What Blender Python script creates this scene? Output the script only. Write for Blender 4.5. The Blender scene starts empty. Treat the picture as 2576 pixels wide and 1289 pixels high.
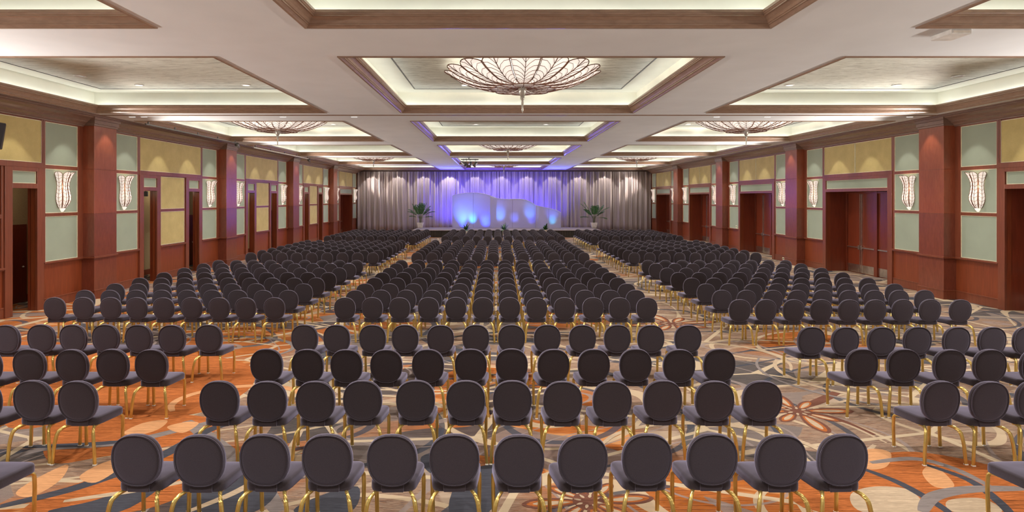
import bpy, math, random
from mathutils import Vector, Matrix
random.seed(7)
C = bpy.context.scene.collection
PI = math.pi
XL, XR = -12.0, 13.3          # inner faces of the long walls
H = 2.94                      # eye height
Y0, Y1 = -1.5, 51.6           # modelled extent of the hall
ZC = 5.34                     # flat ceiling
PIERS = [0.34, 8.80, 17.25, 25.70, 34.17, 42.62]

# ------------------------------------------------------------------ mesh helper
class MB:
    def __init__(s): s.v=[]; s.f=[]; s.m=[]; s.cur=0
    def mat(s,i): s.cur=i; return s
    def add(s, vs, fs):
        o=len(s.v); s.v.extend([tuple(v) for v in vs])
        for f in fs: s.f.append([o+i for i in f]); s.m.append(s.cur)
        return s
    def box(s,x0,x1,y0,y1,z0,z1):
        if x0>x1: x0,x1=x1,x0
        if y0>y1: y0,y1=y1,y0
        v=[(x0,y0,z0),(x1,y0,z0),(x1,y1,z0),(x0,y1,z0),(x0,y0,z1),(x1,y0,z1),(x1,y1,z1),(x0,y1,z1)]
        return s.add(v,[(0,3,2,1),(4,5,6,7),(0,1,5,4),(1,2,6,5),(2,3,7,6),(3,0,4,7)])
    def loft(s, rings, closed=True, cap0=False, cap1=False):
        n=len(rings[0]); vs=[p for r in rings for p in r]; fs=[]
        for i in range(len(rings)-1):
            for j in range(n if closed else n-1):
                k=(j+1)%n
                fs.append((i*n+j,i*n+k,(i+1)*n+k,(i+1)*n+j))
        if cap0: fs.append(tuple(range(n-1,-1,-1)))
        if cap1: fs.append(tuple((len(rings)-1)*n+i for i in range(n)))
        return s.add(vs,fs)
    def tube(s, path, w, h=None, n=6, caps=True, up=(0,0,1)):
        h = w if h is None else h
        P=[Vector(p) for p in path]; rings=[]
        for i,p in enumerate(P):
            t=(P[min(i+1,len(P)-1)]-P[max(i-1,0)]).normalized()
            u=Vector(up)
            if abs(t.dot(u))>0.97: u=Vector((0,1,0))
            a=t.cross(u).normalized(); b=a.cross(t).normalized()
            k = w[i] if isinstance(w,(list,tuple)) else w
            kk= h[i] if isinstance(h,(list,tuple)) else h
            rings.append([tuple(p+a*k*math.cos(2*PI*j/n+PI/n)+b*kk*math.sin(2*PI*j/n+PI/n)) for j in range(n)])
        return s.loft(rings,True,caps,caps)
    def lathe(s, prof, n=16, c=(0,0,0), a0=0, a1=2*PI):
        full = abs(a1-a0-2*PI)<1e-6; m = n if full else n+1
        rings=[[(c[0]+r*math.cos(a0+(a1-a0)*j/n),c[1]+r*math.sin(a0+(a1-a0)*j/n),c[2]+z) for j in range(m)] for r,z in prof]
        return s.loft(rings,full)
    def build(s,name,mats,parent=None,smooth=False,bevel=0,loc=None):
        me=bpy.data.meshes.new(name); me.from_pydata(s.v,[],s.f)
        if not isinstance(mats,(list,tuple)): mats=[mats]
        for m in mats: me.materials.append(m)
        me.polygons.foreach_set('material_index',s.m)
        if smooth: me.polygons.foreach_set('use_smooth',[True]*len(s.f))
        me.update()
        o=bpy.data.objects.new(name,me); C.objects.link(o)
        if parent: o.parent=parent
        if loc: o.location=loc
        if bevel:
            b=o.modifiers.new('bevel','BEVEL'); b.width=bevel; b.segments=2; b.limit_method='ANGLE'
        return o

def tag(o,label=None,cat=None,group=None,kind=None):
    if label: o['label']=label
    if cat: o['category']=cat
    if group: o['group']=group
    if kind: o['kind']=kind
    return o
def empty(name,loc=(0,0,0),rz=0):
    o=bpy.data.objects.new(name,None); C.objects.link(o)
    o.location=loc; o.rotation_euler=(0,0,rz); o.empty_display_size=.2; return o
def kids(o): return CH.get(o.name,[])
CH={}
def copy_tree(o,parent=None):
    c=o.copy(); C.objects.link(c)
    c.parent=parent
    for ch in list(o.children): copy_tree(ch,c)
    return c

# ------------------------------------------------------------------ materials
def nt(name):
    m=bpy.data.materials.new(name); m.use_nodes=True
    t=m.node_tree; b=t.nodes['Principled BSDF']; return m,t,b
def lk(t,a,b): t.links.new(a,b)
def objco(t,scale=(1,1,1),rot=(0,0,0)):
    tc=t.nodes.new('ShaderNodeTexCoord'); mp=t.nodes.new('ShaderNodeMapping')
    mp.inputs['Scale'].default_value=scale; mp.inputs['Rotation'].default_value=rot
    lk(t,tc.outputs['Object'],mp.inputs['Vector']); return mp.outputs['Vector']
def noise(t,vec,scale=5,detail=3,rough=.5,dist=0):
    n=t.nodes.new('ShaderNodeTexNoise'); n.inputs['Scale'].default_value=scale
    n.inputs['Detail'].default_value=detail; n.inputs['Roughness'].default_value=rough
    n.inputs['Distortion'].default_value=dist
    lk(t,vec,n.inputs['Vector']); return n
def ramp(t,fac,stops,interp='LINEAR'):
    r=t.nodes.new('ShaderNodeValToRGB'); r.color_ramp.interpolation=interp
    e=r.color_ramp.elements
    while len(e)<len(stops): e.new(0.5)
    for i,(p,c) in enumerate(stops):
        e[i].position=p; e[i].color=(c[0],c[1],c[2],1) if not isinstance(c,(int,float)) else (c,c,c,1)
    lk(t,fac,r.inputs['Fac']); return r.outputs['Color']
def mth(t,op,a,b=None,c=None):
    n=t.nodes.new('ShaderNodeMath'); n.operation=op
    for i,x in enumerate((a,b,c)):
        if x is None: continue
        if isinstance(x,(int,float)): n.inputs[i].default_value=x
        else: lk(t,x,n.inputs[i])
    return n.outputs[0]
def mix(t,fac,a,b,blend='MIX'):
    n=t.nodes.new('ShaderNodeMix'); n.data_type='RGBA'; n.blend_type=blend
    for i,x in ((0,fac),(6,a),(7,b)):
        if isinstance(x,(int,float)): n.inputs[i].default_value=x
        elif isinstance(x,(tuple,list)): n.inputs[i].default_value=(x[0],x[1],x[2],1)
        else: lk(t,x,n.inputs[i])
    return n.outputs[2]
def bump(t,b,h,strength=.2,dist=.01):
    n=t.nodes.new('ShaderNodeBump'); n.inputs['Strength'].default_value=strength; n.inputs['Distance'].default_value=dist
    lk(t,h,n.inputs['Height']); lk(t,n.outputs[0],b.inputs['Normal'])
def plain(name,col,rough=.6,metal=0,nscale=8,var=.12,coat=0,sheen=0,emit=None,es=0,bmp=0):
    m,t,b=nt(name)
    n=noise(t,objco(t),nscale,3)
    c=ramp(t,n.outputs['Fac'],[(.3,tuple(x*(1-var) for x in col)),(.7,tuple(min(1,x*(1+var)) for x in col))])
    lk(t,c,b.inputs['Base Color'])
    b.inputs['Roughness'].default_value=rough; b.inputs['Metallic'].default_value=metal
    b.inputs['Coat Weight'].default_value=coat
    b.inputs['Sheen Weight'].default_value=sheen
    if emit: b.inputs['Emission Color'].default_value=(*emit,1); b.inputs['Emission Strength'].default_value=es
    if bmp: bump(t,b,n.outputs['Fac'],bmp)
    return m
def wood(name,c1,c2,scale=(6,6,.5),rough=.3,coat=.25,rot=(0,0,0)):
    m,t,b=nt(name)
    v=objco(t,scale,rot)
    n=noise(t,v,3.0,5,.6,.6); n2=noise(t,objco(t,(.35,.35,.35)),1.0,2)
    c=ramp(t,n.outputs['Fac'],[(.3,c1),(.68,c2)])
    c=mix(t,mth(t,'MULTIPLY',n2.outputs['Fac'],.35),c,tuple(x*.72 for x in c1))
    lk(t,c,b.inputs['Base Color'])
    b.inputs['Roughness'].default_value=rough; b.inputs['Coat Weight'].default_value=coat; b.inputs['Coat Roughness'].default_value=.2
    bump(t,b,n.outputs['Fac'],.05,.004)
    return m

DOWN,UP,WASH,COVE=375,430,58,9.6
M={}
M['ceiling']=plain('ceiling_paint',(.76,.80,.84),.9,nscale=1.2,var=.03)
M['cream']=plain('cream_plaster',(.78,.775,.67),.8,nscale=2,var=.03)
M['line']=plain('dark_bead',(.05,.045,.04),.5)
M['mould']=wood('bronze_brown_moulding',(.27,.17,.12),(.38,.25,.18),(2,2,8),.32,.35)
M['crown']=wood('dark_brown_crown',(.17,.10,.075),(.25,.15,.115),(2,2,8),.35,.3)
M['wain']=wood('red_cherry_wainscot',(.175,.034,.010),(.255,.054,.017),(7,7,.5),.36,.15)
M['frame']=wood('cherry_frame',(.165,.041,.019),(.23,.060,.028),(7,7,.6),.35,.2)
M['pier']=wood('diagonal_cherry_veneer',(.155,.036,.020),(.225,.058,.032),(5,5,1.2),.28,.35,(.6,.7,0))
M['pier2']=wood('bright_cherry_veneer',(.22,.048,.020),(.30,.075,.034),(5,5,1.2),.28,.3,(.6,.7,0))
M['door']=wood('dark_red_door',(.15,.024,.008),(.22,.038,.014),(7,7,.5),.32,.3)
M['green']=plain('sage_fabric_panel',(.30,.345,.265),.75,nscale=1.5,var=.05,sheen=.1)
M['bead']=plain('cream_bead',(.75,.72,.52),.5)
M['chrome']=plain('brushed_steel',(.72,.68,.62),.28,1.0)
M['black']=plain('black_plastic',(.02,.02,.02),.5)
M['grey']=plain('grey_metal',(.25,.25,.25),.4,.8)
M['white']=plain('white_plastic',(.8,.8,.78),.4)
M['wallpaper']=plain('beige_wallpaper',(.42,.32,.17),.85,nscale=40,var=.12)
M['stage']=plain('stage_carpet_grey',(.30,.25,.23),.95,nscale=20)
M['skirt']=plain('stage_skirt_black',(.035,.028,.022),.9)
M['leaf']=plain('palm_green',(.04,.13,.03),.65,nscale=30,var=.3)
M['leafd']=plain('dark_leaf_green',(.02,.085,.02),.4,nscale=30,var=.3)
M['stem']=plain('plant_stem',(.12,.13,.05),.6)
M['soil']=plain('soil',(.04,.025,.015),.9,nscale=60)
M['pot']=plain('white_pot',(.85,.80,.72),.35)
def stretch():
    m,t,b=nt('white_stretch_fabric'); n=noise(t,objco(t),1,2)
    c=ramp(t,n.outputs['Fac'],[(.3,(.47,.44,.49)),(.7,(.50,.47,.52))]); lk(t,c,b.inputs['Base Color']); b.inputs['Roughness'].default_value=.9
    tr=t.nodes.new('ShaderNodeBsdfTranslucent'); tr.inputs[0].default_value=(.85,.85,.9,1)
    mx=t.nodes.new('ShaderNodeMixShader'); mx.inputs[0].default_value=.3
    lk(t,b.outputs[0],mx.inputs[1]); lk(t,tr.outputs[0],mx.inputs[2]); lk(t,mx.outputs[0],t.nodes['Material Output'].inputs['Surface']); return m
M['panelw']=stretch()
def gold_panel():
    m,t,b=nt('gold_fabric_panel')
    v=objco(t,(1,1,1)); n=noise(t,v,2.5,4,.6); n2=noise(t,objco(t,(14,14,14)),3,3,.6,2)
    c=ramp(t,n.outputs['Fac'],[(.3,(.43,.33,.105)),(.7,(.54,.42,.15))])
    c=mix(t,mth(t,'MULTIPLY',ramp(t,n2.outputs['Fac'],[(.55,0),(.62,1)]),.25),c,(.66,.50,.25))
    lk(t,c,b.inputs['Base Color']); b.inputs['Roughness'].default_value=.55; b.inputs['Sheen Weight'].default_value=.2
    return m
M['gold']=gold_panel()
def silver_leaf():
    m,t,b=nt('silver_leaf_panel')
    v=objco(t,(1.1,5,5)); n=noise(t,v,2.2,8,.72,.8); n2=noise(t,objco(t,(.4,.9,1)),1,3)
    c=ramp(t,n.outputs['Fac'],[(.34,(.30,.30,.26)),(.48,(.70,.72,.66)),(.66,(.95,.98,.94))])
    c=mix(t,n2.outputs['Fac'],c,(.72,.73,.68),'MULTIPLY'); c=mix(t,.22,c,(.80,.83,.75))
    lk(t,c,b.inputs['Base Color']); b.inputs['Roughness'].default_value=.5
    bump(t,b,n.outputs['Fac'],.6,.03); return m
M['leafing']=silver_leaf()
def fabric():
    m,t,b=nt('charcoal_chair_fabric')
    n=noise(t,objco(t,(1,1,1)),220,2); n2=noise(t,objco(t),3,2)
    c=ramp(t,n.outputs['Fac'],[(.35,(.029,.021,.020)),(.65,(.041,.031,.030))])
    lk(t,c,b.inputs['Base Color']); b.inputs['Roughness'].default_value=.95
    b.inputs['Sheen Weight'].default_value=.75; b.inputs['Sheen Roughness'].default_value=.5
    b.inputs['Sheen Tint'].default_value=(.60,.56,.82,1)
    b.inputs['Specular IOR Level'].default_value=.15
    bump(t,b,n.outputs['Fac'],.1,.002); return m
M['fabric']=fabric()
def goldmetal():
    m,t,b=nt('gold_leg_metal')
    n=noise(t,objco(t,(4,4,1)),10,2)
    c=ramp(t,n.outputs['Fac'],[(.3,(.66,.47,.14)),(.7,(.82,.62,.21))])
    lk(t,c,b.inputs['Base Color']); b.inputs['Metallic'].default_value=.9; b.inputs['Roughness'].default_value=.33
    return m
M['goldleg']=goldmetal()
def drape():
    m,t,b=nt('taupe_drape')
    n=noise(t,objco(t,(6,6,.15)),4,3)
    c=ramp(t,n.outputs['Fac'],[(.3,(.34,.275,.26)),(.7,(.46,.375,.355))])
    lk(t,c,b.inputs['Base Color']); b.inputs['Roughness'].default_value=.65; b.inputs['Sheen Weight'].default_value=.3
    return m
M['drape']=drape()
def glass(name,col,es):
    m,t,b=nt(name)
    n=noise(t,objco(t),6,3)
    c=ramp(t,n.outputs['Fac'],[(.3,tuple(x*.9 for x in col)),(.7,col)])
    lk(t,c,b.inputs['Base Color']); b.inputs['Roughness'].default_value=.35
    b.inputs['Emission Color'].default_value=(1,.90,.80,1); b.inputs['Emission Strength'].default_value=es
    return m
M['petal']=glass('frosted_petal_glass',(.85,.80,.75),.72)
M['lowpetal']=glass('rose_petal_glass',(.62,.48,.44),.30)
M['sconceglass']=glass('lit_sconce_glass',(.85,.69,.60),.58)
M['vein']=plain('copper_vein',(.16,.065,.035),.4,.4)
M['crystal']=plain('grey_crystal',(.45,.42,.37),.2,.3)
def emit(name,col,s):
    m,t,b=nt(name); b.inputs['Base Color'].default_value=(.8,.8,.8,1)
    n=noise(t,objco(t),3,1); c=ramp(t,n.outputs['Fac'],[(0,col),(1,col)])
    lk(t,c,b.inputs['Emission Color']); b.inputs['Emission Strength'].default_value=s; return m
M['cove']=emit('cove_tube_light',(.90,.985,1),COVE)
M['lamp']=emit('downlight_lens',(1,.95,.88),3.0)
M['blueled']=emit('blue_led_lens',(.1,.25,1),6.0)

# ------------------------------------------------------------------ carpet
def carpet():
    m,t,b=nt('patterned_ballroom_carpet')
    co=objco(t)
    # slow warp of the coordinates
    w=noise(t,co,.35,2); sub=t.nodes.new('ShaderNodeVectorMath'); sub.operation='SUBTRACT'; sub.inputs[1].default_value=(.5,.5,.5)
    lk(t,w.outputs['Color'],sub.inputs[0])
    sc=t.nodes.new('ShaderNodeVectorMath'); sc.operation='SCALE'; sc.inputs['Scale'].default_value=2.2; lk(t,sub.outputs[0],sc.inputs[0])
    ad=t.nodes.new('ShaderNodeVectorMath'); lk(t,co,ad.inputs[0]); lk(t,sc.outputs[0],ad.inputs[1])
    wv=ad.outputs[0]
    def mapped(vec,scale,rot=(0,0,0),loc=(0,0,0)):
        mp=t.nodes.new('ShaderNodeMapping'); mp.inputs['Scale'].default_value=scale; mp.inputs['Rotation'].default_value=rot
        mp.inputs['Location'].default_value=loc; lk(t,vec,mp.inputs['Vector']); return mp.outputs[0]
    # fine horizontal striation
    st=noise(t,mapped(co,(.8,48,1)),1.5,2,.6).outputs['Fac']
    zone=noise(t,co,.19,1,.4).outputs['Fac']
    sx=t.nodes.new('ShaderNodeSeparateXYZ'); lk(t,co,sx.inputs[0])
    # more orange to the left
    zz=mth(t,'ADD',zone,mth(t,'MULTIPLY',sx.outputs['X'],-.012))
    orange=ramp(t,st,[(0,(.12,.045,.028)),(.36,(.27,.08,.025)),(.42,(.44,.135,.033)),(.49,(.34,.10,.03)),(.53,(.52,.165,.045)),(.585,(.24,.08,.035)),(.62,(.50,.22,.09)),(.66,(.42,.13,.04))],'CONSTANT')
    stripe=ramp(t,st,[(0,(.06,.045,.045)),(.34,(.20,.11,.08)),(.395,(.44,.32,.23)),(.43,(.12,.075,.06)),(.47,(.33,.20,.135)),(.505,(.52,.40,.30)),(.53,(.26,.125,.07)),(.56,(.08,.06,.06)),(.585,(.40,.28,.20)),(.63,(.20,.14,.12)),(.68,(.50,.38,.28))],'CONSTANT')
    base=mix(t,ramp(t,zz,[(.49,0),(.53,1)]),stripe,orange)
    # light apricot leaf shapes in the orange zone, tan shapes elsewhere
    lf=noise(t,mapped(wv,(.7,1.7,1),(0,0,.5)),1.1,3,.5,.4).outputs['Fac']
    tan=mix(t,ramp(t,zz,[(.49,0),(.53,1)]),(.45,.345,.255),(.62,.30,.13))
    base=mix(t,ramp(t,lf,[(.60,0),(.615,.85)]),base,tan)
    # charcoal and grey angular patches
    vo=t.nodes.new('ShaderNodeTexVoronoi'); vo.inputs['Scale'].default_value=.75; lk(t,mapped(wv,(.8,1.6,1),(0,0,-.35)),vo.inputs['Vector'])
    sel=t.nodes.new('ShaderNodeSeparateColor'); lk(t,vo.outputs['Color'],sel.inputs[0])
    fine=noise(t,mapped(co,(9,9,1)),9,2).outputs['Fac']
    char=mix(t,fine,(.035,.036,.045),(.085,.08,.082)); gry=mix(t,fine,(.15,.12,.115),(.27,.22,.20))
    base=mix(t,ramp(t,sel.outputs[0],[(.68,0),(.685,.92)]),base,char)
    base=mix(t,ramp(t,sel.outputs[1],[(.80,0),(.805,.85)]),base,gry)
    # curved lines: contours of a smooth field, and rings
    def contour(scale,k,width,loc):
        n=noise(t,mapped(co,(1,1.25,1),(0,0,.3),loc),scale,0,.3).outputs['Fac']
        f=mth(t,'FRACT',mth(t,'MULTIPLY',n,k)); d=mth(t,'ABSOLUTE',mth(t,'SUBTRACT',f,.5))
        return mth(t,'LESS_THAN',d,width)
    base=mix(t,mth(t,'MULTIPLY',ramp(t,st,[(0,0),(.45,1),(.52,0),(.6,1),(.64,0)],'CONSTANT'),.22),base,(.36,.27,.21))
    base=mix(t,mth(t,'MULTIPLY',contour(.26,9,.055,(3,1,0)),.9),base,(.54,.42,.29))
    base=mix(t,mth(t,'MULTIPLY',contour(.22,8,.05,(9,4,0)),.85),base,(.06,.065,.085))
    base=mix(t,mth(t,'MULTIPLY',contour(.3,10,.03,(5,17,0)),.8),base,(.30,.24,.22))
    # straight crossing rays
    vo2=t.nodes.new('ShaderNodeTexVoronoi'); vo2.feature='DISTANCE_TO_EDGE'; vo2.inputs['Scale'].default_value=.42; lk(t,mapped(co,(1,1.6,1),(0,0,.8)),vo2.inputs['Vector'])
    base=mix(t,mth(t,'MULTIPLY',mth(t,'LESS_THAN',vo2.outputs['Distance'],.018),.9),base,(.58,.46,.32))
    hs=t.nodes.new('ShaderNodeHueSaturation'); hs.inputs['Value'].default_value=.84; hs.inputs['Saturation'].default_value=1.06; lk(t,base,hs.inputs['Color']); base=hs.outputs[0]
    lk(t,base,b.inputs['Base Color']); b.inputs['Roughness'].default_value=1.0; b.inputs['Specular IOR Level'].default_value=.1
    bump(t,b,st,.15,.01)
    return m
M['carpet']=carpet()
def yarn(name,c,v=.25):
    m,t,b=nt(name); n=noise(t,objco(t,(1.2,44,1)),1.6,2,.6)
    col=ramp(t,n.outputs['Fac'],[(0,tuple(x*(1-v) for x in c)),(.40,tuple(x for x in c)),(.47,tuple(x*(1-v*.7) for x in c)),(.52,tuple(x*(1+v*.6) for x in c)),(.58,tuple(x*(1-v*.3) for x in c)),(.64,tuple(x*(1+v) for x in c))],'CONSTANT')
    lk(t,col,b.inputs['Base Color']); b.inputs['Roughness'].default_value=1; b.inputs['Specular IOR Level'].default_value=.1; return m
M['y_tan']=yarn('carpet_yarn_tan',(.44,.33,.225)); M['y_char']=yarn('carpet_yarn_charcoal',(.055,.055,.068)); M['y_grey']=yarn('carpet_yarn_grey',(.21,.175,.165))
M['y_rust']=yarn('carpet_yarn_rust',(.15,.062,.042),.3); M['y_apricot']=yarn('carpet_yarn_apricot',(.56,.28,.13)); M['y_orange']=yarn('carpet_yarn_orange',(.38,.115,.032),.5)

fl=MB()
fl.add([(-14.2,Y0,0),(15,Y0,0),(15,Y1+.6,0),(-14.2,Y1+.6,0)],[(0,1,2,3)])
YM={'tan':1,'char':2,'grey':3,'rust':4,'apricot':5,'orange':6}
def G(x,y):                                   # where a spot of the carpet lies (metres), from its sight line
    d=H*1500/(y-498.0); return ((x-1249)*d/1500,d)
def catmull(P,n=10,closed=False):
    out=[]; N=len(P)
    for i in range(N if closed else N-1):
        g=lambda k:(P[k%N] if closed else P[max(0,min(N-1,k))])
        p0,p1,p2,p3=g(i-1),g(i),g(i+1),g(i+2)
        for j in range(n):
            u=j/n
            out.append(tuple(.5*((2*p1[a])+(-p0[a]+p2[a])*u+(2*p0[a]-5*p1[a]+4*p2[a]-p3[a])*u*u+(-p0[a]+3*p1[a]-3*p2[a]+p3[a])*u**3) for a in range(len(p1))))
    if not closed: out.append(P[-1])
    return out
LZ=[.0006]
def ribbon(pts,w,col,raw=False):
    P=catmull(pts if raw else [G(*p) for p in pts],8); LZ[0]+=.00002; z=LZ[0]; n=len(P); L=[];R=[]
    for i,p in enumerate(P):
        a=P[max(0,i-1)]; c=P[min(n-1,i+1)]; dx,dy=c[0]-a[0],c[1]-a[1]; l=math.hypot(dx,dy) or 1
        ww=w*(.35+.65*math.sin(PI*min(1,max(0,(i+.5)/n)))**.5)/2
        L.append((p[0]-dy/l*ww,p[1]+dx/l*ww,z)); R.append((p[0]+dy/l*ww,p[1]-dx/l*ww,z))
    fl.mat(YM[col]).loft([L,R],closed=False)
def blob(pts,col,raw=False,smooth=True):
    P=[G(*p) for p in pts] if not raw else pts
    if smooth: P=catmull(P,6,True)
    LZ[0]+=.00002; z=LZ[0]
    fl.mat(YM[col]).add([(p[0],p[1],z) for p in P],[tuple(range(len(P)))])
def leafshape(cx,cy,ang,L,W,col):
    pts=[]
    for i in range(20):
        a=2*PI*i/20; u=math.cos(a)*L/2; v=math.sin(a)*W/2*(1-.35*math.cos(a))*abs(math.sin(a))**.35
        pts.append((cx+u*math.cos(ang)-v*math.sin(ang),cy+u*math.sin(ang)+v*math.cos(ang)))
    LZ[0]+=.00002
    fl.mat(YM[col]).add([(p[0],p[1],LZ[0]) for p in pts],[tuple(range(len(pts)))])
def flower(cx,cy,R,rot=0):
    for k in range(8):
        a=rot+k*PI/4; r=R*(1.0 if k%2==0 else .72)
        px,py=cx+math.cos(a)*r*.58,cy+math.sin(a)*r*.58
        leafshape(px,py,a+PI,r*.95,r*.32,'rust'); leafshape(px,py,a+PI,r*.80,r*.20,'orange'); leafshape(px,py,a+PI,r*.60,r*.12,'tan')
    leafshape(cx,cy,rot,R*.5,R*.5,'rust')
    for k in range(8):
        a=rot+.39+k*PI/4; leafshape(cx+math.cos(a)*R*.17,cy+math.sin(a)*R*.17,a,R*.12,R*.05,'tan')
#CARPET_INLAY
# foreground carpet figures
blob([(60,1289),(200,1215),(420,1165),(560,1120),(640,1160),(500,1230),(330,1289)],'orange')
blob([(0,880),(120,860),(560,900),(640,960),(500,1040),(200,1060),(0,1060)],'orange')
blob([(140,1060),(380,1040),(560,1060),(480,1110),(260,1150),(120,1160)],'orange')
for p in [[(700,1289),(640,1200),(560,1130),(470,1060)]]: ribbon(p,.22,'grey')
ribbon([(0,1275),(200,1225),(400,1150),(520,1085),(600,1060)],.17,'char')
ribbon([(0,1165),(110,1130),(300,1115),(440,1085),(620,1040)],.16,'grey')
ribbon([(60,1125),(200,1120),(330,1110)],.12,'char')
for q in [[(310,1090),(360,1065),(420,1058),(400,1080),(350,1095)],[(40,1240),(100,1200),(170,1170),(150,1210),(80,1250)],[(200,1200),(260,1165),(330,1150),(300,1180),(240,1215)],[(420,1075),(470,1062),(500,1066),(460,1090)]]: blob(q,'apricot')
for q in [[(120,1289),(230,1262),(330,1230),(420,1210),(300,1289)],[(560,1180),(700,1205),(640,1289),(430,1289)],[(740,1289),(800,1250),(900,1225),(880,1289)],[(1060,1150),(1160,1130),(1200,1180),(1100,1200)],[(1130,1290),(1170,1190),(1290,1170),(1230,1289)]]: blob(q,'char')
ribbon([(470,1289),(600,1235),(700,1170),(760,1080)],.10,'tan'); ribbon([(160,1262),(360,1232),(500,1205)],.09,'tan')
ribbon([(2050,1289),(2120,1200),(2200,1120)],.08,'tan')
blob([(2000,1200),(2170,1150),(2330,1140),(2576,1200),(2576,1289),(2060,1289)],'orange')
blob([(2160,1150),(2190,1130),(2240,1140),(2230,1175),(2180,1180)],'apricot')
blob([(2320,1190),(2345,1170),(2380,1195),(2400,1225),(2350,1225)],'apricot')
blob([(2140,1245),(2200,1225),(2290,1235),(2320,1289),(2170,1289)],'tan'); blob([(2385,1260),(2470,1255),(2520,1289),(2400,1289)],'tan')
ribbon([(2170,1180),(2260,1215),(2350,1265),(2400,1300)],.10,'char'); ribbon([(2330,1170),(2440,1210),(2520,1270),(2560,1320)],.10,'char')
ribbon([(2320,1289),(2350,1250),(2440,1232),(2576,1230)],.14,'grey'); ribbon([(2190,1165),(2300,1155),(2400,1180),(2500,1230)],.10,'grey')
fx,fy=G(2005,1035)
for q,w_,c_ in (([(2010,1040),(2090,1050),(2200,1095)],.10,'rust'),([(2015,1045),(2120,1065),(2230,1115)],.05,'tan'),([(2000,1030),(2080,1020),(2150,1003)],.06,'tan'),([(1990,1040),(1900,1060),(1780,1075)],.07,'tan'),([(2000,1030),(2060,1010),(2110,985)],.16,'rust')): ribbon(q,w_,c_)
flower(fx,fy,.74,PI/2)
fx,fy=G(1480,1262); flower(fx,fy,.62,.1)
fx,fy=G(1690,815); flower(fx,fy,1.1,.2)
fx,fy=G(600,1010); ribbon([(fx+.9*math.cos(a/10*PI),fy+.7*math.sin(a/10*PI)) for a in range(-2,13)],.14,'apricot',True)
for (x,y,rx,ry,a0,a1,w,c) in [(2300,940,2.2,1.7,150,330,.10,'tan'),(2300,940,2.5,1.95,150,330,.07,'grey'),(2150,880,1.8,1.6,60,250,.09,'tan'),(1750,905,1.6,1.4,-30,170,.08,'tan'),(900,1060,1.3,1.0,20,200,.09,'tan'),(1800,1150,1.3,1.0,-40,160,.09,'tan'),
        (2480,850,2.5,1.6,90,300,.1,'tan'),(1300,870,1.6,1.2,30,220,.07,'char'),(1750,790,2.0,1.7,0,230,.10,'tan'),(1750,790,2.3,1.9,0,230,.08,'char'),(500,880,1.8,1.1,-20,150,.12,'grey')]:
    cx,cy=G(x,y)
    ribbon([(cx+rx*math.cos(math.radians(a0+(a1-a0)*i/12)),cy+ry*math.sin(math.radians(a0+(a1-a0)*i/12))) for i in range(13)],w,c,True)
floor=fl.build('floor',[M['carpet'],M['y_tan'],M['y_char'],M['y_grey'],M['y_rust'],M['y_apricot'],M['y_orange']])
tag(floor,kind='structure')

# ------------------------------------------------------------------ ceiling with coffers
CX=[(-11.25,-4.82),(-2.65,3.82),(5.95,12.38)]
CY=[(1.67,8.35),(10.14,16.76),(18.62,25.16),(27.0,33.8),(35.5,42.4),(44.0,50.5)]
ce=MB()
xs=sorted([-14.2,15]+[a for p in CX for a in p]); ys=sorted([Y0,Y1+.6]+[a for p in CY for a in p])
for i in range(len(xs)-1):
    for j in range(len(ys)-1):
        xm=(xs[i]+xs[i+1])/2; ym=(ys[j]+ys[j+1])/2
        if any(a<xm<b for a,b in CX) and any(a<ym<b for a,b in CY): continue
        ce.add([(xs[i],ys[j],ZC),(xs[i],ys[j+1],ZC),(xs[i+1],ys[j+1],ZC),(xs[i+1],ys[j],ZC)],[(0,1,2,3)])
ceiling=ce.build('ceiling',M['ceiling']); tag(ceiling,kind='structure')
def ringprof(mb,x0,x1,y0,y1,prof):
    mb.loft([[(x0+o,y0+o,z),(x1-o,y0+o,z),(x1-o,y1-o,z),(x0+o,y1-o,z)] for o,z in prof])
MP=[(-.05,ZC),(-.05,5.322),(-.01,5.318),(.0,5.335),(.015,5.352),(.03,5.355),(.032,5.372),(.045,5.375),(.06,5.41),(.085,5.44),(.12,5.462),(.145,5.475),(.15,5.49),(.16,5.492),(.16,5.53),(.13,5.53),(.13,5.45),(-.15,5.45)]
COFFERS=[]
for r,(y0,y1) in enumerate(CY):
    for c,(x0,x1) in enumerate(CX):
        mb=MB(); ringprof(mb,x0,x1,y0,y1,MP); mb.build('coffer_moulding',M['mould'],ceiling)
        mb=MB(); ringprof(mb,x0,x1,y0,y1,[(-.15,5.45),(-.15,5.93)])
        mb.build('coffer_wall',M['cream'],ceiling)
        mb=MB(); a=-.15; b=.42
        ringprof(mb,x0,x1,y0,y1,[(a,5.93),(b-.03,5.93)])
        mb.mat(1); ringprof(mb,x0,x1,y0,y1,[(b-.03,5.93),(b-.03,5.922),(b,5.922),(b,5.93)])
        mb.mat(2); mb.add([(x0+b,y0+b,5.93),(x1-b,y0+b,5.93),(x1-b,y1-b,5.93),(x0+b,y1-b,5.93)],[(0,3,2,1)])
        mb.build('coffer_panel',[M['cream'],M['line'],M['leafing']],ceiling)
        mb=MB()
        t0,t1=-.06,-.02
        mb.box(x0+t0,x1-t0,y1-t1,y1-t0,5.455,5.48); mb.box(x0+t0,x1-t0,y0+t0,y0+t1,5.455,5.48)
        mb.box(x0+t0,x0+t1,y0-t1+.1,y1+t1-.1,5.455,5.48); mb.box(x1-t1,x1-t0,y0-t1+.1,y1+t1-.1,5.455,5.48)
        mb.build('cove_tube',M['cove'],ceiling)
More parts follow.
